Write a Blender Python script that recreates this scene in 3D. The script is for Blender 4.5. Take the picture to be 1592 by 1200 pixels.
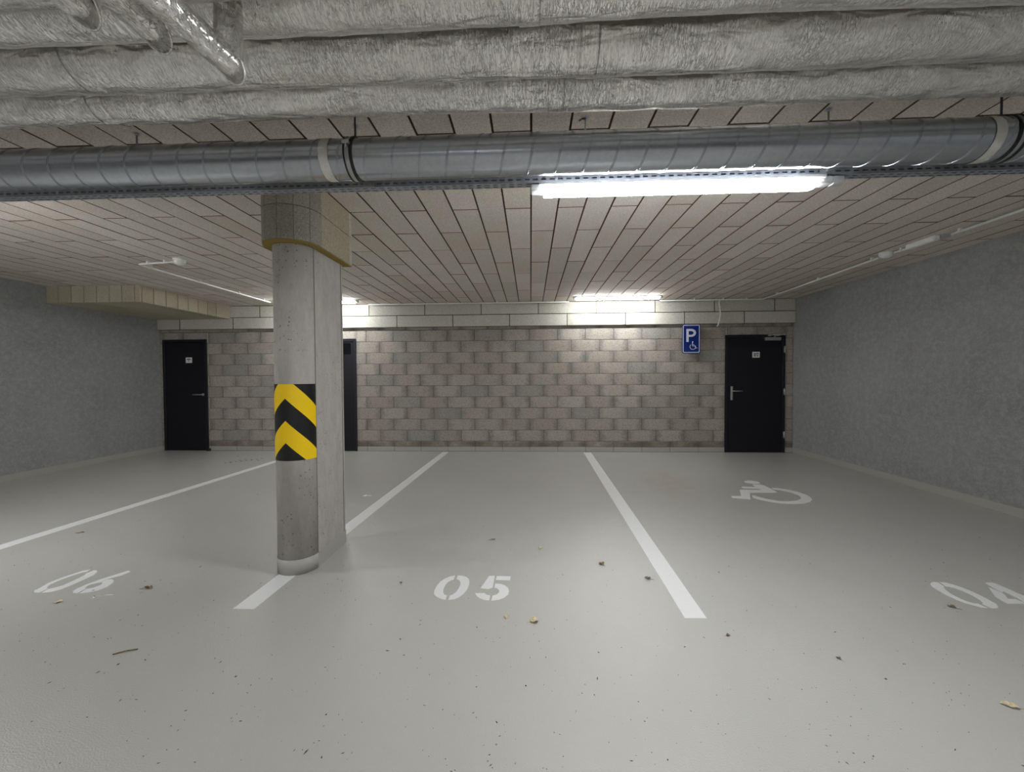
import bpy, bmesh, math, random
from mathutils import Vector, Matrix, noise
from mathutils.geometry import tessellate_polygon
random.seed(7)
PI = math.pi
S = bpy.context.scene
for o in list(bpy.data.objects): bpy.data.objects.remove(o)
COL = S.collection

# ------------------------------------------------------------------ camera, world, exposure
cam_d = bpy.data.cameras.new('camera'); cam = bpy.data.objects.new('camera', cam_d); COL.objects.link(cam)
cam_d.sensor_fit = 'HORIZONTAL'; cam_d.sensor_width = 36; cam_d.lens = 628.163/1592*36; cam_d.clip_start = .05
_r = Vector((0.9989, 0.0462, -0.0054)).normalized(); _f = Vector((-0.0463, 0.9987, -0.0213)).normalized()
_u = _r.cross(_f).normalized(); _r = _f.cross(_u)
cam.matrix_world = Matrix(((_r.x, _u.x, -_f.x, 0), (_r.y, _u.y, -_f.y, 0), (_r.z, _u.z, -_f.z, 1.3833), (0, 0, 0, 1)))
S.camera = cam
W = bpy.data.worlds.new('world'); S.world = W; W.use_nodes = True
W.node_tree.nodes['Background'].inputs[0].default_value = (.8, .85, .9, 1)
W.node_tree.nodes['Background'].inputs[1].default_value = .02
S.view_settings.view_transform = 'Standard'; S.view_settings.look = 'None'
S.view_settings.exposure = 0.92; S.view_settings.gamma = 1; S.view_settings.use_curve_mapping = False
LED, LED_FAR, LED_REAR = 56.0, 32.0, 42.0          # emission of the LED battens
# room dimensions (metres): camera above the origin, looking along +Y
XL, XR, YB, YR, CZ = -7.145, 4.719, 7.50, -8.0, 2.7636

# ------------------------------------------------------------------ materials
class NT:
    def __init__(s, name):
        s.m = bpy.data.materials.new(name); s.m.use_nodes = True
        s.t = s.m.node_tree; s.b = s.t.nodes['Principled BSDF']
    def n(s, typ, **kw):
        nd = s.t.nodes.new(typ)
        for k, v in kw.items():
            if k.startswith('i_'):
                nd.inputs[int(k[2:]) if k[2:].isdigit() else k[2:].replace('_', ' ')].default_value = v
            else: setattr(nd, k, v)
        return nd
    def l(s, a, b): s.t.links.new(a, b)
    def coord(s, kind='Object', scale=(1, 1, 1)):
        c = s.n('ShaderNodeTexCoord'); mp = s.n('ShaderNodeMapping'); mp.inputs['Scale'].default_value = scale
        s.l(c.outputs[kind], mp.inputs[0]); return mp.outputs[0]
    def wcoord(s, scale=(1, 1, 1), rot=(0, 0, 0)):
        g = s.n('ShaderNodeNewGeometry'); mp = s.n('ShaderNodeMapping'); mp.inputs['Scale'].default_value = scale
        mp.inputs['Rotation'].default_value = rot
        s.l(g.outputs['Position'], mp.inputs[0]); return mp.outputs[0]
    def noise(s, vec, scale, detail=3, rough=.55, dist=0):
        nd = s.n('ShaderNodeTexNoise'); nd.inputs['Scale'].default_value = scale
        nd.inputs['Detail'].default_value = detail; nd.inputs['Roughness'].default_value = rough
        nd.inputs['Distortion'].default_value = dist; s.l(vec, nd.inputs['Vector']); return nd.outputs['Fac']
    def ramp(s, fac, stops):
        r = s.n('ShaderNodeValToRGB'); e = r.color_ramp.elements
        while len(e) < len(stops): e.new(.5)
        for i, (p, c) in enumerate(stops):
            e[i].position = p; e[i].color = (c, c, c, 1) if isinstance(c, (int, float)) else (*c, 1)
        s.l(fac, r.inputs[0]); return r.outputs[0]
    def mix(s, fac, a, b, mode='MIX'):
        m = s.n('ShaderNodeMix', data_type='RGBA', blend_type=mode)
        for v, i in ((fac, 0), (a, 6), (b, 7)):
            if isinstance(v, bpy.types.NodeSocket): s.l(v, m.inputs[i])
            elif i == 0: m.inputs[0].default_value = v
            else: m.inputs[i].default_value = (*v, 1)
        return m.outputs[2]
    def math(s, op, a, b=0., c=0.):
        m = s.n('ShaderNodeMath', operation=op)
        for i, v in enumerate((a, b, c)):
            if isinstance(v, bpy.types.NodeSocket): s.l(v, m.inputs[i])
            else: m.inputs[i].default_value = v
        return m.outputs[0]
    def bump(s, h, strength=.5, dist=.01, prev=None):
        b = s.n('ShaderNodeBump'); b.inputs['Strength'].default_value = strength; b.inputs['Distance'].default_value = dist
        s.l(h, b.inputs['Height'])
        if prev is not None: s.l(prev, b.inputs['Normal'])
        s.l(b.outputs[0], s.b.inputs['Normal']); return b.outputs[0]
    def set(s, col=None, rough=None, metal=None, spec=None):
        for v, k in ((col, 'Base Color'), (rough, 'Roughness'), (metal, 'Metallic'), (spec, 'Specular IOR Level')):
            if v is None: continue
            if isinstance(v, bpy.types.NodeSocket): s.l(v, s.b.inputs[k])
            else: s.b.inputs[k].default_value = (*v, 1) if k == 'Base Color' else v
        return s.m
    def piece_random(s):
        oi = s.n('ShaderNodeObjectInfo'); g = s.n('ShaderNodeNewGeometry')
        return s.math('FRACT', s.math('ADD', oi.outputs['Random'], g.outputs['Random Per Island']))

def plain(name, col, rough=.5, metal=0., spec=.5):
    return NT(name).set(col, rough, metal, spec)

M = {}
def mk_floor(name, base, stain=True):
    t = NT(name); v = t.wcoord()
    big = t.noise(v, .55, 4, .6)
    c = t.mix(big, tuple(x*.90 for x in base), tuple(x*1.08 for x in base))
    fine = t.noise(v, 380, 2, .6)
    c = t.mix(t.ramp(fine, [(.30, .35), (.42, 0.)]), c, tuple(x*.72 for x in base))
    if stain:
        # small dark pinholes, thin scratches, a faint ochre stain by the far wall
        vo = t.n('ShaderNodeTexVoronoi'); vo.inputs['Scale'].default_value = 10; t.l(v, vo.inputs['Vector'])
        sz = t.math('MULTIPLY', vo.outputs['Color'], .055)
        hole = t.math('LESS_THAN', vo.outputs['Distance'], sz)
        c = t.mix(t.math('MULTIPLY', hole, .55), c, (.05, .05, .05))
        vs = t.wcoord((3, .5, 1), (0, 0, .35))
        sc = t.noise(vs, 14, 5, .75)
        c = t.mix(t.ramp(sc, [(.74, 0.), (.85, .12)]), c, tuple(x*1.25 for x in base))
        sep = t.n('ShaderNodeSeparateXYZ'); t.l(v, sep.inputs[0])
        dx = t.math('MULTIPLY', t.math('SUBTRACT', sep.outputs[0], 1.75), 2.6)
        dy = t.math('MULTIPLY', t.math('SUBTRACT', sep.outputs[1], 5.3), 1.1)
        r2 = t.math('ADD', t.math('MULTIPLY', dx, dx), t.math('MULTIPLY', dy, dy))
        f = t.math('MULTIPLY', t.ramp(r2, [(0., 1.), (.9, 0.)]), t.ramp(t.noise(v, 5, 4), [(.35, 0.), (.7, .40)]))
        c = t.mix(f, c, (.46, .36, .25))
    h = t.noise(v, 160, 2, .5)
    t.bump(h, .5, .004)
    rr = t.ramp(t.noise(v, 1.2, 3), [(.3, .23), (.7, .268)])
    return t.set(c, rr, 0, .5)
M['floor'] = mk_floor('floor_epoxy', (.48, .472, .44))
M['band'] = mk_floor('painted_band', (.43, .42, .385), False)

def mk_render_wall(name, base):
    t = NT(name); v = t.wcoord()
    a = t.noise(v, 1.3, 5, .65); b = t.noise(v, 14, 5, .7); g = t.noise(v, 150, 2, .6)
    c = t.mix(t.ramp(a, [(.3, 0.), (.7, 1.)]), tuple(x*.86 for x in base), tuple(x*1.10 for x in base))
    c = t.mix(t.ramp(b, [(.45, .0), (.70, .6)]), c, tuple(x*1.45 for x in base))
    c = t.mix(t.ramp(t.noise(v, 45, 4, .8), [(.48, .0), (.62, .5)]), c, tuple(x*1.4 for x in base))
    c = t.mix(t.ramp(g, [(.3, .35), (.5, 0.)]), c, tuple(x*.6 for x in base))
    n = t.bump(b, .25, .01); t.bump(g, .35, .004, n)
    return t.set(c, .82, 0, .25)
M['render'] = mk_render_wall('grey_rendered_wall', (.295, .297, .298))

def mk_woodwool(name, a, b, dark=.45):
    t = NT(name); v = t.wcoord(); rnd = t.piece_random()
    c = t.mix(rnd, a, b)
    sp = t.noise(v, 110, 4, .85)
    c = t.mix(t.ramp(sp, [(.38, dark+.2), (.52, 0.)]), c, tuple(x*.33 for x in a))
    c = t.mix(t.ramp(t.noise(v, 70, 3, .7, 1.0), [(.52, 0.), (.68, .4)]), c, tuple(min(1, x*1.35) for x in b))
    c = t.mix(t.ramp(t.noise(v, 1.6, 4, .6), [(.45, 0.), (.75, .30)]), c, (a[0]*.82, a[1]*.78, a[2]*.62))
    t.bump(sp, .5, .004)
    return t.set(c, .9, 0, .15)
M['woodwool'] = mk_woodwool('wood_wool_board', (.62, .57, .50), (.77, .715, .65))
M['woodwool_wall'] = mk_woodwool('wood_wool_fascia', (.55, .53, .46), (.66, .64, .57))
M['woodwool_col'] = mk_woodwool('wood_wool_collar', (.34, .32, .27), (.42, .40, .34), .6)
M['woodwool_beam'] = mk_woodwool('wood_wool_beam_cladding', (.44, .405, .30), (.55, .515, .40))
M['woodwool_edge'] = plain('wood_wool_cut_edge', (.30, .22, .07), .9, 0, .1)
M['woodwool_joint'] = plain('wood_wool_cut_side', (.13, .10, .055), .95, 0, .05)
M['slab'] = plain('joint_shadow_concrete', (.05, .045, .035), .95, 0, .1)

def mk_block():
    t = NT('concrete_block'); rnd = t.piece_random(); v = t.wcoord()
    g = t.n('ShaderNodeTexCoord'); sep = t.n('ShaderNodeSeparateXYZ'); t.l(g.outputs['Generated'], sep.inputs[0])
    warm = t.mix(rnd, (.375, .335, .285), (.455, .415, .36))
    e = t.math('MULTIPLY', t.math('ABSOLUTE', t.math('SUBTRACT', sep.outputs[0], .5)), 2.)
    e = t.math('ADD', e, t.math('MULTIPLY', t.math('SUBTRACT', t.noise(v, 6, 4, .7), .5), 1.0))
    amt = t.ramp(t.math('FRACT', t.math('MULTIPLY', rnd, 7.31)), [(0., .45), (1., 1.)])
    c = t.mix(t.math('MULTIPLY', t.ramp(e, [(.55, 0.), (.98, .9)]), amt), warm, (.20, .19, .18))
    whole = t.ramp(t.math('FRACT', t.math('MULTIPLY', rnd, 23.7)), [(.86, 0.), (.90, .55)])
    c = t.mix(whole, c, (.29, .29, .27))
    sp = t.noise(v, 75, 4, .85)
    c = t.mix(t.ramp(sp, [(.36, .85), (.49, 0.)]), c, (.10, .095, .085))
    c = t.mix(t.ramp(t.noise(v, 50, 3, .8), [(.54, 0.), (.66, .5)]), c, (.55, .52, .45))
    # patchy darker brown low on the wall
    sz = t.n('ShaderNodeSeparateXYZ'); t.l(v, sz.inputs[0])
    low = t.ramp(sz.outputs[2], [(.0, 1.), (.17, 1.), (.205, 0.)])
    c = t.mix(t.math('MULTIPLY', low, t.ramp(t.noise(v, 1.7, 4, .7), [(.35, .1), (.62, .8)])), c, (.14, .115, .085))
    t.bump(sp, .55, .006)
    return t.set(c, .92, 0, .15)
M['block'] = mk_block()
M['mortar'] = plain('mortar', (.17, .155, .13), .95, 0, .1)

def mk_concrete(name, base):
    t = NT(name); v = t.wcoord()
    a = t.noise(t.wcoord((7, 7, 2.2)), 1.6, 6, .8)
    c = t.mix(t.ramp(a, [(.28, 0.), (.75, 1.)]), tuple(x*.80 for x in base), tuple(x*1.14 for x in base))
    b = t.noise(v, 7, 6, .8)
    c = t.mix(t.ramp(b, [(.5, 0.), (.8, .5)]), c, tuple(x*.62 for x in base))
    vo = t.n('ShaderNodeTexVoronoi'); vo.inputs['Scale'].default_value = 42; t.l(v, vo.inputs['Vector'])
    pit = t.math('LESS_THAN', vo.outputs['Distance'], t.math('MULTIPLY', vo.outputs['Color'], .30))
    pm = t.math('MULTIPLY', pit, t.ramp(t.noise(v, 3.5, 3), [(.46, .0), (.58, .75)]))
    c = t.mix(pm, c, tuple(x*.25 for x in base))
    n = t.bump(t.noise(v, 60, 4, .7), .18, .004)
    return t.set(c, .72, 0, .35)
M['concrete'] = mk_concrete('column_concrete', (.47, .445, .41))

def mk_foil():
    t = NT('aluminium_foil_jacket')
    v1 = t.wcoord((1.0, 3.2, 3.2), (0, 0, .5)); v2 = t.wcoord((5, 1.6, 1.6), (.2, .35, -.55))
    cr = t.noise(v1, 8, 6, .68, 1.2); cr2 = t.noise(v2, 11, 5, .7, 1.6)
    vo = t.n('ShaderNodeTexVoronoi', feature='DISTANCE_TO_EDGE'); vo.inputs['Scale'].default_value = 9
    va = t.n('ShaderNodeVectorMath', operation='ADD'); t.l(v2, va.inputs[0])
    nz = t.n('ShaderNodeTexNoise'); nz.inputs['Scale'].default_value = 4; t.l(v2, nz.inputs['Vector']); t.l(nz.outputs['Color'], va.inputs[1])
    t.l(va.outputs[0], vo.inputs['Vector'])
    edge = t.ramp(vo.outputs['Distance'], [(0., 1.), (.045, 0.)])
    msk = t.ramp(t.noise(t.wcoord(), 4.5, 4), [(.34, .10), (.70, .85)])
    edge = t.math('MULTIPLY', edge, msk)
    c = t.mix(cr, (.80, .785, .75), (.95, .94, .91))
    c = t.mix(t.math('MULTIPLY', edge, .5), c, (.20, .19, .18))  # shade of the creases painted into the foil colour
    st = t.noise(t.wcoord((14, 3.0, 3.0), (.3, .5, -.7)), 6, 4, .75, .8)
    lines = t.math('MULTIPLY', t.ramp(st, [(.47, 0.), (.50, 1.), (.53, 0.)]), msk)
    c = t.mix(t.math('MULTIPLY', lines, .5), c, (.25, .24, .23))  # dark wrinkle streaks, shade put into the colour as well
    n = t.bump(t.noise(v1, 5, 2, .5, .6), .5, .03); n = t.bump(cr2, .18, .008, n); n = t.bump(edge, .45, .006, n); n = t.bump(lines, .46, .006, n)
    return t.set(c, .25, 1.0)
M['foil'] = mk_foil()
def mk_galv(name, base, r):
    t = NT(name); v = t.wcoord((1, 1, 1))
    sp = t.n('ShaderNodeTexVoronoi'); sp.inputs['Scale'].default_value = 60; t.l(v, sp.inputs['Vector'])
    c = t.mix(t.math('MULTIPLY', sp.outputs['Color'], .5), tuple(x*.88 for x in base), tuple(x*1.12 for x in base))
    c = t.mix(t.ramp(t.noise(t.wcoord((1.5, 6, 6)), 3, 5, .7), [(.45, 0.), (.75, .2)]), c, tuple(x*.6 for x in base))
    return t.set(c, r, .95)
M['galv'] = mk_galv('galvanised_duct_steel', (.50, .525, .57), .22)
M['galv_rail'] = mk_galv('galvanised_rail_steel', (.52, .55, .60), .36)
M['tape'] = NT('foil_tape'); _t = M['tape']; _t.bump(_t.noise(_t.wcoord(), 90, 5, .8, 1.), .9, .004); M['tape'] = _t.set((.80, .79, .74), .33, .75)
M['zinc'] = plain('zinc_steel', (.45, .46, .47), .35, .9)
M['dark_steel'] = plain('dark_steel', (.06, .06, .065), .45, .6)
M['rubber'] = plain('black_rubber', (.012, .012, .012), .6)
M['white_pvc'] = plain('white_plastic', (.72, .72, .70), .4)
M['grey_pvc'] = plain('grey_plastic', (.42, .42, .41), .45)
M['door_black'] = plain('black_door_paint', (.006, .006, .010), .38, 0, .4)
M['door_frame'] = plain('black_frame_paint', (.010, .010, .014), .42, 0, .4)
M['glass_dark'] = plain('dark_glazing', (.004, .004, .005), .10)
M['inox'] = plain('brushed_steel', (.62, .62, .61), .28, .95)
M['plate_white'] = plain('white_plate', (.75, .75, .74), .4)
M['ink'] = plain('black_print', (.015, .015, .015), .5)
M['blue'] = plain('blue_sign_face', (.004, .022, .19), .3)
M['sign_white'] = plain('white_sign_print', (.72, .74, .86), .35)
M['yellow'] = plain('yellow_reflective_sheet', (1.0, .66, .0), .38)
M['black_sheet'] = plain('black_reflective_sheet', (.010, .010, .011), .33)
def mk_paint():
    t = NT('white_road_paint'); v = t.wcoord()
    s = t.noise(t.wcoord((1, 7, 1), (0, 0, .6)), 6, 5, .7)
    c = t.mix(t.ramp(s, [(.58, 0.), (.75, .4)]), (.74, .74, .73), (.50, .49, .47))
    t.bump(t.noise(v, 160, 2, .5), .2, .004)
    return t.set(c, .42, 0, .5)
M['paint'] = mk_paint()
M['led'] = NT('led_diffuser'); _t = M['led']; _t.b.inputs['Emission Color'].default_value = (.95, .975, 1.0, 1)
_t.b.inputs['Emission Strength'].default_value = LED; M['led'] = _t.set((.9, .9, .9), .4)
for _k, _s in (('led_far', LED_FAR), ('led_rear', LED_REAR)):      # dimmer battens by the back wall and behind the camera
    _t = NT(_k+'_diffuser'); _t.b.inputs['Emission Color'].default_value = (.95, .975, 1.0, 1)
    _t.b.inputs['Emission Strength'].default_value = _s; M[_k] = _t.set((.9, .9, .9), .4)
def mk_leaf(name, a, b):
    t = NT(name); c = t.mix(t.ramp(t.noise(t.coord('Object'), 60, 4, .7), [(.35, 0.), (.65, 1.)]), a, b)
    return t.set(c, .7, 0, .3)
M['leaf_tan'] = mk_leaf('dry_tan_leaf', (.50, .40, .24), (.68, .60, .42))
M['leaf_brown'] = mk_leaf('dry_brown_leaf', (.10, .06, .03), (.30, .20, .11))
M['grit'] = plain('dark_grit', (.035, .03, .025), .9)
M['scrap'] = plain('white_scrap', (.75, .72, .68), .6)

# ------------------------------------------------------------------ geometry helpers
def box(bm, x0, x1, y0, y1, z0, z1, bev=0.):
    vs = [bm.verts.new((x, y, z)) for x in (x0, x1) for y in (y0, y1) for z in (z0, z1)]
    fs = [bm.faces.new([vs[i] for i in q]) for q in ((0,1,3,2),(4,6,7,5),(0,4,5,1),(2,3,7,6),(0,2,6,4),(1,5,7,3))]
    if bev > 0:
        es = list({e for f in fs for e in f.edges})
        bmesh.ops.bevel(bm, geom=es, offset=bev, segments=1, affect='EDGES', clamp_overlap=True)
def mark_sides(bm, axis):
    """cut sides and arrises of a board take the darker second material"""
    bm.normal_update()
    for f in bm.faces: f.material_index = 0 if abs(f.normal[axis]) > .9 else 1
def tube(bm, pts, r, seg=12, cap=True, closed=False):
    pts = [Vector(p) for p in pts]; n = len(pts); rs = r if isinstance(r, (list, tuple)) else [r]*n
    rings = []; up = None
    for i, p in enumerate(pts):
        a = pts[i-1] if (i or closed) else p; b = pts[(i+1) % n] if (i < n-1 or closed) else p
        d = (b-a).normalized()
        if up is None: up = Vector((0, 0, 1)) if abs(d.z) < .9 else Vector((0, 1, 0))
        s = d.cross(up).normalized(); up2 = s.cross(d).normalized(); up = up2
        k = 1.
        if 0 < i < n-1:
            c = max(.35, (p-a).normalized().dot((b-p).normalized())); k = 1/math.sqrt((1+c)/2)
        rings.append([bm.verts.new(p + (s*math.cos(t)*k + up2*math.sin(t))*rs[i]) for t in [2*PI*j/seg for j in range(seg)]])
    m = n if closed else n-1
    for i in range(m):
        A, B = rings[i], rings[(i+1) % n]
        for j in range(seg):
            f = bm.faces.new((A[j], A[(j+1) % seg], B[(j+1) % seg], B[j])); f.smooth = True
    if cap and not closed:
        bm.faces.new(rings[0]); bm.faces.new(rings[-1][::-1])
def cyl(bm, p0, p1, r, seg=16): tube(bm, [p0, p1], r, seg)
def poly_prism(bm, pts, fn, h):
    """closed outline pts (2D) mapped by fn(u, v, d) to 3D, thickness h"""
    n = len(pts)
    A = [bm.verts.new(fn(u, v, 0)) for u, v in pts]; B = [bm.verts.new(fn(u, v, h)) for u, v in pts]
    for t in tessellate_polygon([[Vector((u, v, 0)) for u, v in pts]]):
        for L in (A, B):
            try: bm.faces.new([L[i] for i in t])
            except ValueError: pass
    for i in range(n):
        try: bm.faces.new((A[i], A[(i+1) % n], B[(i+1) % n], B[i]))
        except ValueError: pass
ORG = {}
def link(name, bm, mat, parent=None, loc=None, smooth=False, recalc=True):
    org = ORG.get(parent.name, Vector((0, 0, 0))) if parent is not None else (Vector(loc) if loc is not None else Vector((0, 0, 0)))
    if recalc: bmesh.ops.recalc_face_normals(bm, faces=bm.faces)
    if org.length > 0: bmesh.ops.translate(bm, verts=bm.verts, vec=-org)
    me = bpy.data.meshes.new(name); bm.to_mesh(me); bm.free()
    mats = mat if isinstance(mat, (list, tuple)) else [mat]
    for m in mats: me.materials.append(m)
    if smooth:
        for p in me.polygons: p.use_smooth = True
    o = bpy.data.objects.new(name, me); COL.objects.link(o)
    if parent is not None: o.parent = parent
    else: o.location = org
    ORG[o.name] = org
    return o
def mesh(name, fn, mat, parent=None, loc=None, smooth=False):
    bm = bmesh.new(); fn(bm); return link(name, bm, mat, parent, loc, smooth)
def tag(o, label=None, cat=None, group=None, kind=None):
    if label: o['label'] = label
    if cat: o['category'] = cat
    if group: o['group'] = group
    if kind: o['kind'] = kind
    return o
def thing(name, label, cat, loc, group=None):
    o = bpy.data.objects.new(name, None); COL.objects.link(o); o.location = loc
    o.empty_display_size = .05; ORG[o.name] = Vector(loc)
    return tag(o, label, cat, group)
def struct(name, fn, mat, label=None):
    o = mesh(name, fn, mat); o['kind'] = 'structure'
    if label: o['label'] = label
    return o
def inst(name, me, parent, loc):
    o = bpy.data.objects.new(name, me); COL.objects.link(o); o.parent = parent; o.location = loc
    return o
# outlines of the stencilled floor paint, metres on the floor plane
GLYPHS={'05':[[(-0.534,2.776),(-0.568,2.76),(-0.598,2.728),(-0.62,2.685),(-0.63,2.626),(-0.632,2.57),(-0.624,2.532),(-0.608,2.507),(-0.579,2.482),(-0.554,2.47),(-0.535,2.466),(-0.538,2.518),(-0.555,2.524),(-0.569,2.55),(-0.576,2.588),(-0.575,2.634),(-0.567,2.681),(-0.551,2.705),(-0.534,2.719)],[(-0.515,2.777),(-0.483,2.773),(-0.456,2.761),(-0.433,2.734),(-0.422,2.698),(-0.416,2.645),(-0.422,2.588),(-0.437,2.534),(-0.458,2.497),(-0.483,2.475),(-0.518,2.464),(-0.519,2.518),(-0.504,2.526),(-0.487,2.559),(-0.478,2.603),(-0.476,2.654),(-0.482,2.689),(-0.494,2.713),(-0.515,2.727)],[(-0.295,2.778),(-0.256,2.78),(-0.256,2.622),(-0.284,2.602),(-0.335,2.612),(-0.317,2.684)],[(-0.241,2.778),(-0.145,2.777),(-0.147,2.722),(-0.245,2.722)],[(-0.244,2.677),(-0.208,2.673),(-0.177,2.654),(-0.154,2.62),(-0.146,2.582),(-0.15,2.539),(-0.173,2.502),(-0.205,2.478),(-0.251,2.467),(-0.247,2.525),(-0.221,2.542),(-0.209,2.569),(-0.211,2.591),(-0.224,2.612),(-0.245,2.623)],[(-0.363,2.549),(-0.302,2.554),(-0.288,2.534),(-0.262,2.527),(-0.263,2.468),(-0.293,2.472),(-0.323,2.491),(-0.345,2.514)]],'06':[[(-3.211,2.769),(-3.244,2.753),(-3.261,2.713),(-3.284,2.642),(-3.289,2.575),(-3.269,2.512),(-3.263,2.477),(-3.247,2.46),(-3.227,2.453),(-3.199,2.454),(-3.203,2.504),(-3.225,2.514),(-3.248,2.549),(-3.251,2.601),(-3.238,2.678),(-3.218,2.723),(-3.197,2.733)],[(-3.174,2.761),(-3.148,2.758),(-3.121,2.736),(-3.096,2.692),(-3.094,2.632),(-3.094,2.558),(-3.104,2.495),(-3.132,2.464),(-3.182,2.451),(-3.194,2.5),(-3.172,2.516),(-3.151,2.548),(-3.152,2.621),(-3.161,2.69),(-3.176,2.707)],[(-2.915,2.765),(-2.983,2.636),(-3.004,2.569),(-3.008,2.514),(-2.997,2.477),(-2.971,2.458),(-2.94,2.456),(-2.951,2.516),(-2.968,2.523),(-2.978,2.562),(-2.938,2.599),(-2.941,2.637),(-2.892,2.69),(-2.883,2.749)],[(-2.903,2.639),(-2.873,2.623),(-2.847,2.591),(-2.829,2.536),(-2.845,2.49),(-2.884,2.466),(-2.925,2.454),(-2.941,2.509),(-2.911,2.525),(-2.901,2.562),(-2.909,2.581),(-2.932,2.596),(-2.936,2.632)]],'04':[[(2.723,2.801),(2.753,2.797),(2.778,2.773),(2.799,2.732),(2.81,2.684),(2.812,2.63),(2.806,2.578),(2.801,2.542),(2.777,2.51),(2.754,2.495),(2.725,2.492),(2.72,2.497),(2.717,2.539),(2.733,2.55),(2.751,2.583),(2.76,2.636),(2.756,2.69),(2.74,2.726),(2.719,2.741),(2.708,2.743)],[(2.633,2.767),(2.658,2.79),(2.685,2.801),(2.707,2.797),(2.697,2.745),(2.683,2.732),(2.661,2.695),(2.649,2.651),(2.647,2.602),(2.656,2.565),(2.676,2.545),(2.696,2.542),(2.701,2.493),(2.673,2.499),(2.65,2.519),(2.625,2.543),(2.612,2.582),(2.605,2.638),(2.61,2.701),(2.613,2.729)],[(3.011,2.802),(3.061,2.807),(3.072,2.793),(3.076,2.709),(3.076,2.643),(3.073,2.573),(3.057,2.51),(3.007,2.508),(2.993,2.572),(3.003,2.607),(3.007,2.615),(3.01,2.695),(2.988,2.679),(2.992,2.735)],[(2.974,2.746),(2.981,2.675),(2.966,2.643),(2.937,2.605),(2.982,2.603),(2.983,2.563),(2.98,2.507),(2.968,2.55),(2.872,2.548),(2.874,2.58),(2.889,2.629),(2.925,2.68)]],'wheelchair':[[(2.799,5.427),(2.867,5.468),(2.927,5.457),(2.962,5.414),(2.964,5.349),(2.928,5.307),(2.856,5.293),(2.802,5.329),(2.778,5.361)],[(2.814,5.26),(2.911,5.275),(2.938,5.239),(2.943,5.163),(2.94,5.075),(2.925,4.921),(2.875,4.898),(2.591,4.89),(2.456,4.622),(2.386,4.644),(2.285,4.671),(2.302,4.746),(2.421,4.755),(2.454,4.828),(2.536,5.016),(2.798,5.014),(2.794,5.062),(2.61,5.081),(2.624,5.155),(2.795,5.15)],[(2.97,5.113),(3.046,5.098),(3.124,5.037),(3.177,4.941),(3.196,4.822),(3.178,4.721),(3.135,4.634),(3.057,4.55),(2.956,4.49),(2.842,4.471),(2.714,4.483),(2.616,4.537),(2.549,4.618),(2.518,4.677),(2.557,4.784),(2.584,4.775),(2.611,4.705),(2.663,4.633),(2.735,4.576),(2.834,4.567),(2.943,4.598),(3.022,4.655),(3.07,4.718),(3.09,4.794),(3.082,4.885),(3.042,4.965),(2.984,5.019),(2.957,5.038)]]}
# ------------------------------------------------------------------ floor and plain walls
floor = struct('floor', lambda b: box(b, XL-.25, XR+.25, YR-.25, YB+.35, -.25, 0), M['floor'], 'light grey epoxy floor with white bay markings')
wall_left = struct('wall_left', lambda b: box(b, XL-.25, XL, YR-.25, YB+.35, 0, CZ+.04), M['render'], 'grey rendered wall on the left')
wall_right = struct('wall_right', lambda b: box(b, XR, XR+.25, YR-.25, YB+.35, 0, CZ+.04), M['render'], 'grey rendered wall on the right')
wall_rear = struct('wall_rear', lambda b: box(b, XL, XR, YR-.25, YR, 0, CZ+.04), M['render'], 'grey rendered wall behind the camera')
mesh_b = struct('baseboard_left', lambda b: box(b, XL, XL+.004, YR, YB-.004, 0, .092, .001), M['band'], 'pale painted band at the foot of the left wall')
mesh_b = struct('baseboard_right', lambda b: box(b, XR-.004, XR, YR, YB-.004, 0, .090, .001), M['band'], 'pale painted band at the foot of the right wall')

# ------------------------------------------------------------------ ceiling of wood wool boards
ceiling = struct('ceiling', lambda b: box(b, XL, XR, YR-.25, YB+.35, CZ+.026, CZ+.25), M['slab'], 'ceiling clad in wood wool boards')
BW, BL, GAP = .2158, .5173*2, .0072
def board_mesh(name, w, l, t=.026, bev=.003, mat=None, axis='z'):
    bm = bmesh.new()
    if axis == 'z': box(bm, 0, w, 0, l, 0, t, bev)
    elif axis == 'y': box(bm, 0, l, -t, 0, 0, w, bev)
    me = bpy.data.meshes.new(name); bmesh.ops.recalc_face_normals(bm, faces=bm.faces); mark_sides(bm, 2); bm.to_mesh(me); bm.free()
    me.materials.append(mat); me.materials.append(M['woodwool_joint']); return me
pieces = []
k0 = math.floor((XL-.009)/BW); k1 = math.ceil((XR-.009)/BW)
for k in range(k0, k1):
    x0 = max(XL, .009+BW*k); x1 = min(XR, .009+BW*(k+1))
    if x1-x0 < .02: continue
    ph = 3.85 if k % 2 == 0 else 3.3327
    n = math.floor((YR-ph)/BL)
    while ph+n*BL < YB:
        y0 = max(YR, ph+n*BL); y1 = min(YB, ph+(n+1)*BL); n += 1
        if y1-y0 > .02: pieces.append((x0, x1, y0, y1))
vis = sorted([p for p in pieces if p[3] > 1.95], key=lambda p: (p[0]+p[1])**2/4*.35 + ((p[2]+p[3])/2)**2)
sel = set(vis[:290]); cache = {}
def dz(): return random.uniform(-.0012, .0012)
for p in vis[:290]:
    key = (round(p[1]-p[0]-GAP, 4), round(p[3]-p[2]-GAP, 4))
    if key not in cache: cache[key] = board_mesh('ceiling_board', key[0], key[1], mat=M['woodwool'])
    inst('board', cache[key], ceiling, (p[0]+GAP/2, p[2]+GAP/2, CZ+dz()))
def rest(b):
    for p in pieces:
        if p not in sel:
            z = CZ+dz(); box(b, p[0]+GAP/2, p[1]-GAP/2, p[2]+GAP/2, p[3]-GAP/2, z, z+.026, .003 if p[3] > 1 else 0)
    mark_sides(b, 2)
o = mesh('boards', rest, [M['woodwool'], M['woodwool_joint']], ceiling); o['kind'] = 'stuff'

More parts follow.
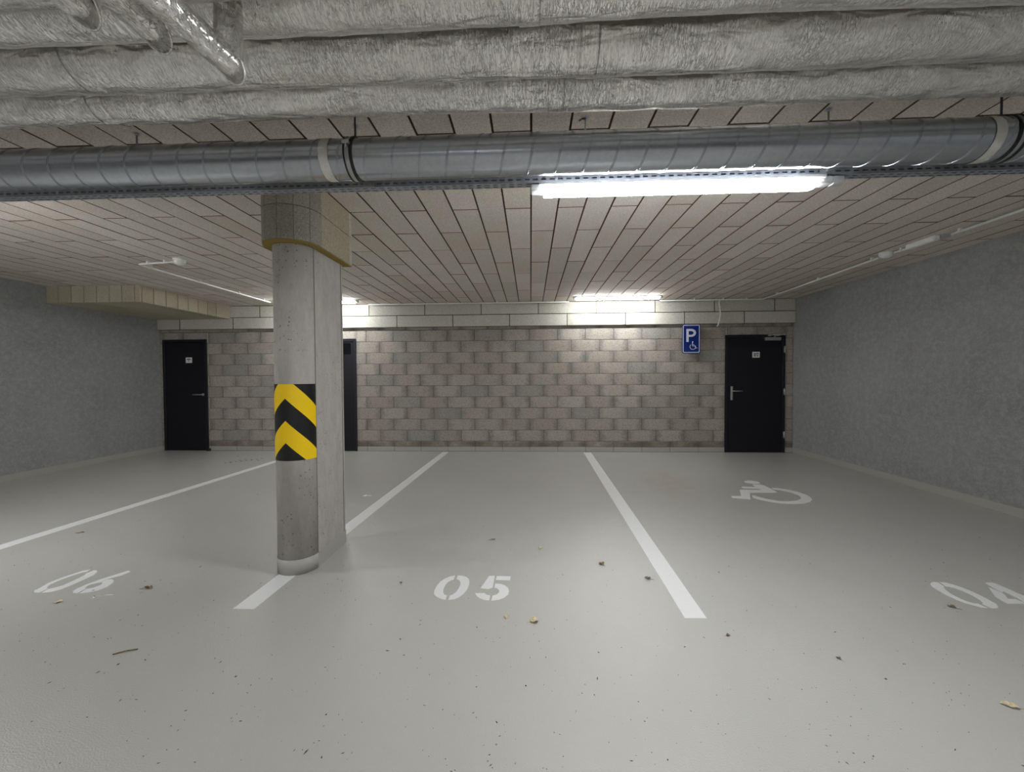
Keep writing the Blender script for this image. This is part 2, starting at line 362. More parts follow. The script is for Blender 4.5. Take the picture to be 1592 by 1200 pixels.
# ------------------------------------------------------------------ back wall of concrete blocks
DOORS = [(-7.100, -6.212, 2.142), (-4.352, -3.290, 2.125), (3.517, 4.577, 2.127)]
wall_back = struct('wall_back', lambda b: (box(b, XL, XR, YB+.075, YB+.33, 0, CZ+.04), box(b, XL, XR, YB+.03, YB+.076, 2.13+.02, 2.33),
    *[box(b, a, c, YB+.006, YB+.076, 0, 2.15) for a, c in ((XL, -7.10), (-6.212, -4.352), (-3.29, 3.517), (4.577, XR))]), M['mortar'], 'back wall of concrete blocks')
cache = {}; zs = [0.0, .092] + [.196+.208*i for i in range(11)] + [2.60]
for ci in range(len(zs)-1):
    z0, z1 = zs[ci]+.003, zs[ci+1]-.003
    course = max(0, ci-1)
    ph = -2.839 if course % 2 else -3.094
    x = ph - 12*.5127
    while x < XR:
        segs = [(max(x+.003, XL), min(x+.5127-.003, XR), z0)]
        for a, c, zt in DOORS:
            if z0 < zt:
                over = [(max(q[0], a), min(q[1], c), zt+.004) for q in segs if z1 > zt+.02]
                segs = [s for q in segs for s in ((q[0], min(q[1], a), q[2]), (max(q[0], c), q[1], q[2]))] + over
                segs = [s for s in segs if s[1]-s[0] > .015]
        for s in segs:
            if s[1]-s[0] < .015: continue
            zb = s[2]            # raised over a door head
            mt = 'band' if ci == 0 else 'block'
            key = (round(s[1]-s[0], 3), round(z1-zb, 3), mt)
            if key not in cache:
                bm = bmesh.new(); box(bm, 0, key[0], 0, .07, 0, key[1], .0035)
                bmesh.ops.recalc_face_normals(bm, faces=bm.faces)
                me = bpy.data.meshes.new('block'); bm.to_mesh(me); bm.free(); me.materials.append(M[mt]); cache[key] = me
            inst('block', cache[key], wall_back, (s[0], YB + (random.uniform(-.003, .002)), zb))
        x += .5127
        if z0 > 2.3: break
    if z0 > 2.2: pass

# ------------------------------------------------------------------ fascia of two board rows along the top of the back wall
FD = 7.4396
trim = struct('trim_1', lambda b: box(b, XL, XR, FD+.028, YB+.004, 2.329, CZ+.02), M['slab'], 'fascia of long wood wool boards along the top of the back wall')
for (z0, z1, ph, step) in ((2.3255, 2.5445, -2.485, 1.0515), (2.5445, 2.7615, -1.957, 1.0515)):
    x = ph - 5*step
    while x < XR:
        a, c = max(x+.0045, XL+.003), min(x+step-.0045, XR-.003)
        if c-a > .03:
            bm = bmesh.new(); box(bm, 0, c-a, 0, .03, 0, z1-z0-.008, .002); bmesh.ops.recalc_face_normals(bm, faces=bm.faces); mark_sides(bm, 1)
            me = bpy.data.meshes.new('board'); bm.to_mesh(me); bm.free(); me.materials.append(M['woodwool_wall']); me.materials.append(M['woodwool_joint'])
            inst('board', me, trim, (a, FD+random.uniform(-.0015, .0015), z0+.003))
        x += step

# ------------------------------------------------------------------ boxed beam in the left back corner
BX1, BY0, BZ0 = -5.693, 5.670, 2.519
beam = struct('trim_2', lambda b: (box(b, XL, BX1-.03, BY0+.03, FD, BZ0+.03, CZ),), M['slab'], 'boxed beam clad in wood wool boards in the far left corner')
xs = [XL, -6.955, -6.755, -6.56, -6.365, -6.17, -5.975, -5.78, BX1]
for a, c in zip(xs, xs[1:]):
    mesh('board', lambda b: box(b, a+.005, c-.005, BY0, BY0+.03, BZ0, CZ-.001, .003), M['woodwool_beam'], beam)
ys = [BY0+.03, 5.884, 6.095, 6.305, 6.505, 6.705, 6.905, 7.105, FD]
for a, c in zip(ys, ys[1:]):
    mesh('board', lambda b: box(b, BX1-.03, BX1, a+.005, c-.005, BZ0, CZ-.001, .003), M['woodwool_beam'], beam)
for i in range(6):
    a = XL + i*.2365; c = a+.2365
    mesh('board', lambda b: box(b, a+.002, c-.002, BY0+.032, FD-.002, BZ0, BZ0+.028, .003), M['woodwool_beam'], beam)

# ------------------------------------------------------------------ doors
def plate_sign(parent, x, z, w, h, y, rows):
    s = mesh('door_plate', lambda b: box(b, x-w/2, x+w/2, y-.004, y, z-h/2, z+h/2, .001), M['plate_white'], parent)
    def marks(b):
        for (u0, u1, v0, v1) in rows: box(b, x+u0*w, x+u1*w, y-.0055, y-.0035, z+v0*h, z+v1*h)
    mesh('print', marks, M['ink'], s)
def lever(parent, x, z, y, dirn, long_plate):
    def f(b):
        if long_plate: box(b, x-.020, x+.020, y-.010, y, z-.165, z+.085, .006)
        else: cyl(b, (x, y, z), (x, y-.010, z), .026, 20)
        tube(b, [(x, y, z), (x, y-.050, z), (x+dirn*.012, y-.058, z), (x+dirn*.165, y-.058, z)], .010, 12)
        if long_plate: cyl(b, (x, y-.008, z-.105), (x, y-.020, z-.105), .013, 14)
    return mesh('door_handle', f, M['inox'], parent)
def hinge(parent, x, z, y):
    mesh('hinge', lambda b: (cyl(b, (x, y-.012, z-.065), (x, y-.012, z+.065), .010, 12), box(b, x-.012, x+.016, y-.006, y, z-.055, z+.055)), M['inox'], parent)
def door(n, label, x0, x1, zt, fw=.05):
    d = struct('door_%d' % n, lambda b: (box(b, x0, x0+fw, YB-.012, YB+.06, 0, zt, .003), box(b, x1-fw, x1, YB-.012, YB+.06, 0, zt, .003),
               box(b, x0+fw, x1-fw, YB-.012, YB+.06, zt-fw, zt, .003)), M['door_frame'], label)
    mesh('door_leaf', lambda b: box(b, x0+fw+.003, x1-fw-.003, YB-.002, YB+.045, .006, zt-fw-.003, .003), M['door_black'], d)
    return d
d1 = door(1, 'plain black door in the far left corner', *DOORS[0])
lever(d1, -6.305, 1.085, YB-.002, -1, False)
plate_sign(d1, -6.575, 1.748, .125, .105, YB-.002, [(-.32, .32, .08, .24), (-.12, .1, -.2, -.06)])
mesh('kick_stop', lambda b: box(b, -6.225, -6.165, YB-.05, YB-.012, 0, .05, .004), M['rubber'], d1)
d2 = door(2, 'black door behind the concrete column with a small dark window', *DOORS[1])
mesh('window_pane', lambda b: box(b, -4.1, -3.392, YB-.006, YB, 1.835, 2.045, .001), M['glass_dark'], d2)
lever(d2, -4.26, 1.06, YB-.002, 1, True)
d3 = door(3, 'black fire door by the right wall with a steel closer and lever', *DOORS[2])
lever(d3, 3.638, 1.115, YB-.002, 1, True)
plate_sign(d3, 4.063, 1.768, .130, .105, YB-.002, [(-.32, .0, .05, .22), (.02, .34, .1, .26), (-.28, -.04, -.26, -.08), (.08, .28, -.26, -.08)])
for z in (1.86, 1.10, .32): hinge(d3, 4.556, z, YB-.012)
def closer(b):
    box(b, 4.205, 4.475, YB-.052, YB-.004, 2.020, 2.078, .004)
    cyl(b, (4.372, YB-.028, 2.078), (4.372, YB-.028, 2.098), .013)
    tube(b, [(4.372, YB-.03, 2.098), (4.47, YB-.16, 2.118), ], .009, 8)
    tube(b, [(4.47, YB-.16, 2.112), (4.285, YB-.03, 2.115)], .007, 8)
    cyl(b, (4.47, YB-.16, 2.100), (4.47, YB-.16, 2.130), .014)
    box(b, 4.262, 4.308, YB-.04, YB-.010, 2.098, 2.130, .003)
mesh('door_closer', closer, M['inox'], d3)
mesh('threshold', lambda b: box(b, 3.517, 4.577, YB-.02, YB+.07, 0, .005, .001), M['dark_steel'], d3)

# ------------------------------------------------------------------ concrete column
CX, CY, CR, CYE = -1.705, 2.870, .140, 3.325
def stadium(off, n=24):
    pts = [(CX+(CR+off)*math.cos(t), CY+(CR+off)*math.sin(t)) for t in [-PI+PI*i/n for i in range(n+1)]]
    c = .012
    return pts + [(CX+CR+off, CYE+off-c), (CX+CR+off-c, CYE+off), (CX-CR-off+c, CYE+off), (CX-CR-off, CYE+off-c)]
def extr(b, pts, z0, z1, smooth=True, nz=1):
    rows = [[b.verts.new((x, y, z0+(z1-z0)*k/nz)) for x, y in pts] for k in range(nz+1)]
    n = len(pts)
    for k in range(nz):
        for i in range(n):
            f = b.faces.new((rows[k][i], rows[k][(i+1) % n], rows[k+1][(i+1) % n], rows[k+1][i]))
            f.smooth = smooth and i < 24
    b.faces.new(rows[0][::-1]); b.faces.new(rows[-1])
column = thing('concrete_column', 'grey concrete column with a rounded front edge, left of the bay numbered 05', 'column', (CX, 3.05, 0))
mesh('shaft', lambda b: extr(b, stadium(0), 0, CZ), M['concrete'], column)
def seams(b):          # raised formwork seams between the rounded nose and the flat sides, and one level ring
    for sx in (1, -1):
        box(b, CX+sx*CR-.0015, CX+sx*CR+.0025*sx+.0015, CY-.003, CY+.003, .105, 2.33)
        box(b, CX+sx*CR-.0015, CX+sx*CR+.0025*sx+.0015, CYE-.045, CYE-.038, .105, 2.33)
mesh('formwork_seam', seams, plain('seam_grey', (.24, .23, .21), .8), column)
mesh('base_paint', lambda b: extr(b, stadium(.003), 0, .107), M['band'], column)
# cladding collar: rounded corner strips and side boards, two tiers
OFF = .062
for (z0, z1) in ((2.332, 2.562), (2.566, CZ-.002)):
    segs = 6
    for i in range(segs):
        a0 = -PI+PI*i/segs; a1 = -PI+PI*(i+1)/segs
        def f(b, a0=a0, a1=a1, z0=z0, z1=z1):
            n = 5; g = .006; A = [a0+g+(a1-a0-2*g)*k/n for k in range(n+1)]
            o_ = [(CX+(CR+OFF)*math.cos(t), CY+(CR+OFF)*math.sin(t)) for t in A]
            i_ = [(CX+(CR+.001)*math.cos(t), CY+(CR+.001)*math.sin(t)) for t in A[::-1]]
            pts = o_+i_; lo = [b.verts.new((x, y, z0)) for x, y in pts]; hi = [b.verts.new((x, y, z1)) for x, y in pts]
            m = len(pts)
            for j in range(m): b.faces.new((lo[j], lo[(j+1) % m], hi[(j+1) % m], hi[j]))
            for j in range(n):
                for L in (lo, hi): b.faces.new((L[j], L[j+1], L[m-2-j], L[m-1-j]))
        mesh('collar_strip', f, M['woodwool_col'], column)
    for sx in (1, -1):
        xa, xb = sorted((CX+sx*(CR+.001), CX+sx*(CR+OFF)))
        mesh('collar_board', lambda b: box(b, xa, xb, CY+.003, CYE+.0, z0, z1, .002), M['woodwool_beam'], column)
    mesh('collar_board', lambda b: box(b, CX-CR-OFF, CX+CR+OFF, CYE+.001, CYE+.045, z0, z1, .002), M['woodwool_wall'], column)
def lip(b):
    n = 24
    pts = [(CX+(CR+OFF-.004)*math.cos(-PI+PI*i/n), CY+(CR+OFF-.004)*math.sin(-PI+PI*i/n)) for i in range(n+1)] + [(CX+CR+OFF-.004, CYE+.04), (CX-CR-OFF+.004, CYE+.04)]
    extr(b, pts, 2.322, 2.331, False)
tag(mesh('collar_underside', lip, M['woodwool_edge'], column), 'ochre cut edge under the collar')
# hazard marking wrapped round the rounded nose
ZT, ZB, HS = 1.345, .808, PI*CR/2
def cylpt(s, z, d): a = -PI/2 + s/CR; return (CX+(CR+d)*math.cos(a), CY+(CR+d)*math.sin(a), z)
def sheet(b, zlo, zhi, d, n=48):
    """zlo/zhi functions of arc position s; clipped to the sticker"""
    prev = None
    for i in range(n+1):
        s = -HS + 2*HS*i/n
        a, c = max(ZB, min(ZT, zlo(s))), max(ZB, min(ZT, zhi(s)))
        cur = (b.verts.new(cylpt(s, a, d)), b.verts.new(cylpt(s, c, d)))
        if prev and (c-a > .001 or prev[2]):
            f = b.faces.new((prev[0], cur[0], cur[1], prev[1])); f.smooth = True
        prev = (*cur, c-a > .001)
marker = mesh('hazard_sticker', lambda b: sheet(b, lambda s: ZB, lambda s: ZT, .0018), M['black_sheet'], column)
tag(marker, 'black and yellow chevron sheet wrapped round the column')
KS = 1.0
for za in (1.2446, .9345):
    o = mesh('chevron', lambda b: sheet(b, lambda s: za-KS*abs(s), lambda s: za+.155-KS*abs(s), .0030), M['yellow'], marker)
    o['label'] = 'yellow chevron stripe'

# ------------------------------------------------------------------ paint on the floor
def flat(b, pts, z=.0008): poly_prism(b, pts, lambda u, v, d: (u, v, .0002+d), z)
def line(label, pts): tag(mesh('parking_line', lambda b: flat(b, pts), M['paint'], floor), label)
line('white bay line left of the number 06', [(-4.50, 2.05), (-4.375, 2.05), (-4.165, 7.43), (-4.290, 7.43)])
line('white bay line running under the column', [(-1.797, 2.320), (-1.666, 2.323), (-1.530, 7.43), (-1.645, 7.43)])
line('white bay line right of the number 05', [(.876, 2.327), (1.000, 2.331), (1.098, 7.43), (.960, 7.43)])
for key, name, lab in (('05', 'bay_number', 'white stencilled number 05'), ('06', 'bay_number', 'white stencilled number 06'),
                       ('04', 'bay_number', 'white stencilled number 04'), ('wheelchair', 'wheelchair_symbol', 'white wheelchair symbol painted on the floor')):
    def f(b):
        for pg in GLYPHS[key]: flat(b, pg)
    tag(mesh(name, f, M['paint'], floor), lab)

# ------------------------------------------------------------------ parking sign on the back wall
sx0, sx1, sz0, sz1 = 2.725, 3.047, 1.797, 2.321
sy = FD-.016
sign = thing('parking_sign', 'blue disabled parking sign with white letter P on the block wall', 'sign', ((sx0+sx1)/2, sy, sz0))
def rrect(x0, x1, z0, z1, r, n=6):
    P = []
    for cx, cz, a in ((x1-r, z1-r, 0), (x0+r, z1-r, 90), (x0+r, z0+r, 180), (x1-r, z0+r, 270)):
        for i in range(n+1):
            t = math.radians(a+90*i/n); P.append((cx+r*math.cos(t), cz+r*math.sin(t)))
    return P
fy = lambda base: (lambda u, v, d: (u, base-d, v))
splate = mesh('sign_plate', lambda b: poly_prism(b, rrect(sx0, sx1, sz0, sz1, .032), fy(sy), .004), M['blue'], sign)
def ring_prism(b, P, Q, base, h):
    n = len(P)
    V = [[b.verts.new((u, base-d, v)) for u, v in L] for L in (P, Q) for d in (0, h)]
    for i in range(n):
        j = (i+1) % n
        for A, B in ((V[1], V[3]), (V[0], V[1]), (V[2], V[3])): b.faces.new((A[i], A[j], B[j], B[i]))
mesh('border', lambda b: ring_prism(b, rrect(sx0+.012, sx1-.012, sz0+.012, sz1-.012, .026), rrect(sx0+.026, sx1-.026, sz0+.026, sz1-.026, .016), sy-.004, .001), M['sign_white'], splate)
w_, h_ = sx1-sx0, sz1-sz0
def SP(px, py): return (sx0+(px-168)/(712-168)*w_, sz1-(py-80)/(1005-80)*h_)
def letterP(b):
    # stem and bowl of the P
    poly_prism(b, [SP(292, 228), SP(362, 228), SP(362, 640), SP(292, 640)], fy(sy-.004), .001)
    out = [SP(362, 228)] + [SP(440+140*math.sin(t), 353-125*math.cos(t)) for t in [PI*i/16 for i in range(17)]] + [SP(362, 478)]
    inn = [SP(362, 296)] + [SP(430+78*math.sin(t), 355-59*math.cos(t)) for t in [PI*i/16 for i in range(17)]] + [SP(362, 414)]
    for i in range(len(out)-1):
        poly_prism(b, [out[i], out[i+1], inn[i+1], inn[i]], fy(sy-.004), .001)
mesh('letter_p', letterP, M['sign_white'], splate)
def wc(b):
    def P3(px, py): u, v = SP(px, py); return (u, sy-.0045, v)
    rr = .0045
    tube(b, [P3(487+85*math.cos(t), 795+85*math.sin(t)) for t in [math.radians(-20+ i*12.5) for i in range(21)]], rr, 6)
    tube(b, [P3(480, 640), P3(478, 700), P3(480, 765), P3(545, 765), P3(585, 840), P3(625, 828)], .006, 6)
    tube(b, [P3(480, 725), P3(535, 728)], rr, 6)
    u, v = SP(483, 638); cyl(b, (u, sy-.003, v), (u, sy-.006, v), .010, 14)
mesh('wheelchair_symbol', wc, M['sign_white'], splate)
for zz in (sz1-.08, sz0+.06): mesh('wall_bracket', lambda b: box(b, sx0+.06, sx1-.06, sy, YB-.004, zz, zz+.03), M['zinc'], sign)

# ------------------------------------------------------------------ foil-clad pipes under the ceiling
H = 1.3833
def foil_pipe(name, label, YL, YRt, z, r, seed, sag=.006, x0=XL+.01, x1=XR-.01, res=.016, seg=56):
    t = thing(name, label, 'pipe', (0, (YL+YRt)/2, z), 'foil clad pipes side by side under the ceiling')
    def f(b):
        n = int((x1-x0)/res); rings = []
        for i in range(n+1):
            x = x0+(x1-x0)*i/n; k = (x+4)/7.5
            y = YL+(YRt-YL)*k + .008*noise.noise(Vector((x*.8, seed, 3))); zz = z + sag*noise.noise(Vector((x*.7, seed, 9)))*1.5
            ring = []
            rb = r*(1+.035*noise.noise(Vector((x*2.2, seed*3, 0))))
            for j in range(seg):
                a = 2*PI*j/seg
                q = Vector((x*9+a*.9, math.cos(a)*2.2+seed, math.sin(a)*2.2)); w = noise.noise(q)
                q2 = Vector((x*24-a*4.5, math.cos(a)*3, math.sin(a)*3+seed)); w2 = 1-abs(noise.noise(q2))*2.2
                rr = rb + .0040*w + .0016*max(0, w2)
                ring.append(b.verts.new((x, y+rr*math.cos(a), zz+rr*math.sin(a))))
            rings.append(ring)
        for A, B in zip(rings, rings[1:]):
            for j in range(seg):
                fc = b.faces.new((A[j], A[(j+1) % seg], B[(j+1) % seg], B[j])); fc.smooth = True
    mesh('foil_jacket', f, M['foil'], t)
    rnd = random.Random(seed)
    x = x0+.5+rnd.random()*.6
    while x < x1-.1:
        k = (x+4)/7.5; y = YL+(YRt-YL)*k
        def g(b, x=x, y=y):
            n = 8; rings = []
            for i in range(n+1):
                xx = x+.07*min(max(i-1, 0), n-2)/(n-2); ring = []
                for j in range(32):
                    a = 2*PI*j/32
                    rr = r*1.01+(.0035 if 0 < i < n else -.006)+.0012*noise.noise(Vector((xx*40, math.cos(a)*6, math.sin(a)*6+seed)))
                    ring.append(b.verts.new((xx, y+.008*noise.noise(Vector((xx*.8, seed, 3)))+rr*math.cos(a), z+sag*noise.noise(Vector((xx*.7, seed, 9)))*1.5+rr*math.sin(a))))
                rings.append(ring)
            for A, B in zip(rings, rings[1:]):
                for j in range(32):
                    fc = b.faces.new((A[j], A[(j+1) % 32], B[(j+1) % 32], B[j])); fc.smooth = True
        mesh('joint_tape', g, M['foil'], t)
        x += 1.9+rnd.random()*.5
    for x in (-5.6, 3.4):
        k = (x+4)/7.5; y = YL+(YRt-YL)*k
        mesh('pipe_hanger', lambda b: (tube(b, [(x, y+(r+.009)*math.cos(a), z+(r+.009)*math.sin(a)) for a in [2*PI*i/28 for i in range(28)]], .003, 6, closed=True),
             cyl(b, (x, y, z+r+.01), (x, y, CZ+.01), .004, 8)), M['zinc'], t)
    return t
foil_pipe('insulated_pipe', 'silver foil clad pipe, the one nearest the spiral duct', 1.775, 1.815, H+1.262, .086, 1)
foil_pipe('insulated_pipe', 'thick silver foil clad pipe, second from the spiral duct', 1.545, 1.565, H+1.251, .100, 2)
foil_pipe('insulated_pipe', 'silver foil clad pipe, third from the spiral duct', 1.318, 1.330, H+1.242, .085, 3)
foil_pipe('insulated_pipe', 'silver foil clad pipe at the very top of the view, fourth from the spiral duct', 1.130, 1.105, H+1.176, .085, 4)

def branch(label, xs, xe, ye, z, r, ztop, seed, ztilt=0):
    t = thing('insulated_branch_pipe', label, 'pipe', (xe, ye, z), 'foil clad branch pipes below the main pipes')
    def run(b, pts_fn, n, seg=40):
        rings = []
        for i in range(n+1):
            c, s, u = pts_fn(i/n); ring = []
            for j in range(seg):
                a = 2*PI*j/seg
                w = noise.noise(Vector((c.x*8+math.cos(a)*1.6, c.y*11+a*.7, c.z*11+math.sin(a)*1.6+seed)))
                w2 = 1-abs(noise.noise(Vector((c.y*26+a*3, c.z*26+seed, math.cos(a)*2))))*2.2
                rr = r + .0035*w + .0013*max(0, w2)
                ring.append(b.verts.new(c + (s*math.cos(a)+u*math.sin(a))*rr))
            rings.append(ring)
        for A, B in zip(rings, rings[1:]):
            for j in range(seg):
                fc = b.faces.new((A[j], A[(j+1) % seg], B[(j+1) % seg], B[j])); fc.smooth = True
        b.faces.new(rings[-1]); b.faces.new(rings[0][::-1])
    y0 = -3.2
    # mitred knee: the horizontal run is cut at 45 degrees where the riser meets it
    def horiz(b):
        def pf(k):
            y = y0+(ye-y0)*(k**.55)
            x = xe+(xs-xe)*min(.25, (ye-y)/ye)          # straight behind the stretch in view
            last = (k >= .999)
            return Vector((x, y, z)), Vector((1, 0, 0)), (Vector((0, -1, 1)) if last else Vector((0, 0, 1)))
        run(b, pf, 190)
    mesh('foil_jacket', horiz, M['foil'], t)
    def riser(b):
        def pf(k):
            zz = z+(ztop-z)*k
            first = (k <= .001)
            return Vector((xe, ye, zz)), Vector((1, 0, 0)), (Vector((0, -1, 1)) if first else Vector((0, -1, 0)))
        run(b, pf, 24)
    mesh('riser', riser, M['foil'], t)
    mesh('joint_tape', lambda b: tube(b, [(xe+(r+.001)*math.cos(a), ye-(r+.001)*math.sin(a), z+(r+.001)*math.sin(a)) for a in [2*PI*i/32 for i in range(32)]], .0035, 6, closed=True), M['foil'], t)
branch('longest and rightmost of the three bent foil branch pipes at top left', -1.085, -.948, 1.256, H+1.000, .0395, H+1.18, 11)
branch('middle one of the three bent foil branch pipes at top left', -1.112, -1.100, 1.150, H+1.030, .044, H+1.12, 12)
branch('leftmost and shortest of the three bent foil branch pipes', -1.255, -1.222, 1.056, H+1.030, .046, H+1.12, 13)

# ------------------------------------------------------------------ spiral duct
DY, DZ, DR = 2.0, H+1.088, .0935
duct = thing('spiral_duct', 'round galvanised spiral duct crossing the view below the foil pipes', 'duct', (0, DY, DZ))
def dtube(b, x0, x1, r, seg=64, n=1): 
    tube(b, [(x0+(x1-x0)*i/n, DY, DZ) for i in range(n+1)], r, seg, cap=False)
cuts = [XL+.01, -3.9, -.880, 2.170, XR-.01]
for a, c in zip(cuts, cuts[1:]):
    mesh('duct_section', lambda b: dtube(b, a+.001, c-.001, DR, 72), M['galv'], duct)
P_ = .133
def seam(b):
    n = int((XR-XL-.04)/P_*40)
    pts = []
    for i in range(n):
        th = 2*PI*i/40 ; x = XL+.02+P_*th/(2*PI)
        # travels down the front (camera) side with growing x
        ph = -PI/2 - th - 2*PI*((-.015-(XL+.02))/P_)*-1
        pts.append((x, DY+(DR+.0006)*math.cos(ph), DZ+(DR+.0006)*math.sin(ph)))
    for k in (-1, 1):
        tube(b, [(p[0]+.0034*k, p[1], p[2]) for p in pts], .0019, 6)
mesh('spiral_seam', seam, M['galv'], duct)
for x in (-1.010, 2.062, -5.2):
    def tp(b, x=x):
        n = 10; rings = []
        for i in range(n+1):
            xx = x+.046*i/n; ring = []
            for j in range(72):
                a = 2*PI*j/72; wob = .003*noise.noise(Vector((math.cos(a)*5, math.sin(a)*5, x)))
                rr = DR+.0022+.0014*noise.noise(Vector((xx*90, math.cos(a)*14, math.sin(a)*14)))
                ring.append(b.verts.new((xx+wob, DY+rr*math.cos(a), DZ+rr*math.sin(a))))
            rings.append(ring)
        for A, B in zip(rings, rings[1:]):
            for j in range(72): b.faces.new((A[j], A[(j+1) % 72], B[(j+1) % 72], B[j]))
    tag(mesh('tape_band', tp, M['tape'], duct), 'crumpled foil tape band')
def ringband(b, x0, x1, r, seg=64):
    for rr in (r,):
        A = [[b.verts.new((x, DY+q*math.cos(2*PI*j/seg), DZ+q*math.sin(2*PI*j/seg))) for j in range(seg)] for x, q in ((x0, DR), (x0, rr), (x1, rr), (x1, DR))]
        for P, Q in zip(A, A[1:]):
            for j in range(seg): b.faces.new((P[j], P[(j+1) % seg], Q[(j+1) % seg], Q[j]))
for x, lab in ((-.872, 'black lined clamp and rod hanging the spiral duct near the column'), (2.178, 'black lined clamp and rod hanging the spiral duct at the right edge of the view')):
    hg = thing('duct_clamp', lab, 'hanger', (x, DY, DZ+DR))
    mesh('steel_ring', lambda b: ringband(b, x-.010, x+.014, DR+.0045), M['zinc'], hg)
    mesh('rubber_liner', lambda b: (ringband(b, x-.016, x-.009, DR+.007), ringband(b, x+.013, x+.024, DR+.008)), M['rubber'], hg)
    mesh('clamp_bolt', lambda b: (box(b, x-.014, x+.022, DY-DR-.022, DY-DR-.004, DZ+.020, DZ+.036, .002), cyl(b, (x+.004, DY-DR-.014, DZ+.006), (x+.004, DY-DR-.014, DZ+.05), .004, 8)), M['zinc'], hg)
    rod = mesh('threaded_rod', lambda b: cyl(b, (x+.004, DY, DZ+DR), (x+.004, DY, CZ+.01), .0045, 10), M['dark_steel'], hg)
    mesh('nut', lambda b: cyl(b, (x+.004, DY, DZ+DR+.002), (x+.004, DY, DZ+DR+.016), .010, 6), M['dark_steel'], rod)

# ------------------------------------------------------------------ slotted rail with real slots
RY0, RY1, RZ0, RZ1 = 2.170, 2.224, H+1.032, H+1.069
rail = thing('slotted_rail', 'long perforated steel rail hung behind the spiral duct, carrying the lamp', 'rail', (0, 2.197, RZ0))
PT, SLN = .0443, .025
def slotted(b, P, x0, x1, ulo, uhi, slots):
    """P(x,u)->point; u runs across the face from ulo to uhi; slots = [(u0,u1,shift)]"""
    us = [ulo] + [v for s in slots for v in s[:2]] + [uhi]
    n = int((x1-x0)/PT)
    V = {}
    def v(x, u):
        k = (round(x, 5), round(u, 5))
        if k not in V: V[k] = b.verts.new(P(x, u))
        return V[k]
    for i in range(n):
        xa = x0+i*PT
        for q in range(len(us)-1):
            sl = (q % 2 == 1)
            sh = slots[q//2][2] if sl else 0
            cols = [xa, xa+(PT-SLN)/2+sh, xa+(PT+SLN)/2+sh, xa+PT]
            if not sl: b.faces.new((v(xa, us[q]), v(xa+PT, us[q]), v(xa+PT, us[q+1]), v(xa, us[q+1])))
            else:
                for c in (0, 2):
                    b.faces.new((v(cols[c], us[q]), v(cols[c+1], us[q]), v(cols[c+1], us[q+1]), v(cols[c], us[q+1])))
X0R, X1R = XL+.02, XR-.03
def rail_body(b):
    slotted(b, lambda x, u: (x, RY0, u), X0R, X1R, RZ0, RZ1, [(RZ0+.014, RZ0+.021, 0)])
    slotted(b, lambda x, u: (x, u, RZ0), X0R, X1R, RY0, RY1, [(RY0+.012, RY0+.019, .006), (RY0+.037, RY0+.044, .006)])
    bmesh.ops.remove_doubles(b, verts=b.verts, dist=1e-5)
    n = int((X1R-X0R)/PT); xe = X0R+n*PT
    for q in (((X0R, RY1, RZ0), (xe, RY1, RZ0), (xe, RY1, RZ1), (X0R, RY1, RZ1)), ((X0R, RY0, RZ1), (xe, RY0, RZ1), (xe, RY1, RZ1), (X0R, RY1, RZ1))):
        b.faces.new([b.verts.new(p) for p in q])
mesh('rail_channel', rail_body, M['galv_rail'], rail)
for x in (-.87, 1.515):
    mesh('joint_plate', lambda b: (box(b, x-.03, x+.03, RY0-.004, RY0-.0005, RZ0+.003, RZ1-.003, .001), cyl(b, (x+.006, RY0-.012, (RZ0+RZ1)/2), (x+.006, RY0-.003, (RZ0+RZ1)/2), .008, 8)), M['zinc'], rail)
for x in (-2.202, -.950, 1.548, -3.45, -4.7, 2.80, 4.05):
    rod = mesh('threaded_rod', lambda b: cyl(b, (x, 2.197, RZ1-.001), (x, 2.197, CZ+.01), .0045, 10), M['zinc'], rail)
    mesh('washer', lambda b: cyl(b, (x, 2.197, CZ-.003), (x, 2.197, CZ), .018, 16), M['zinc'], rod)
    mesh('nut', lambda b: cyl(b, (x, 2.197, CZ-.012), (x, 2.197, CZ-.003), .009, 6), M['zinc'], rod)
bolt = thing('ceiling_bolt', 'short bolt with a bent tab sticking down from the ceiling behind the duct', 'bolt', (.297, 2.2, CZ))
mesh('shank', lambda b: (cyl(b, (.297, 2.2, CZ-.062), (.297, 2.2, CZ+.005), .0042, 10),), M['zinc'], bolt)
mesh('washer', lambda b: (cyl(b, (.297, 2.2, CZ-.004), (.297, 2.2, CZ), .016, 18), cyl(b, (.297, 2.2, CZ-.012), (.297, 2.2, CZ-.004), .008, 6)), M['zinc'], bolt)
mesh('bent_tab', lambda b: tube(b, [(.297, 2.196, CZ-.008), (.277, 2.19, CZ-.010), (.264, 2.186, CZ-.022)], .004, 8), M['dark_steel'], bolt)

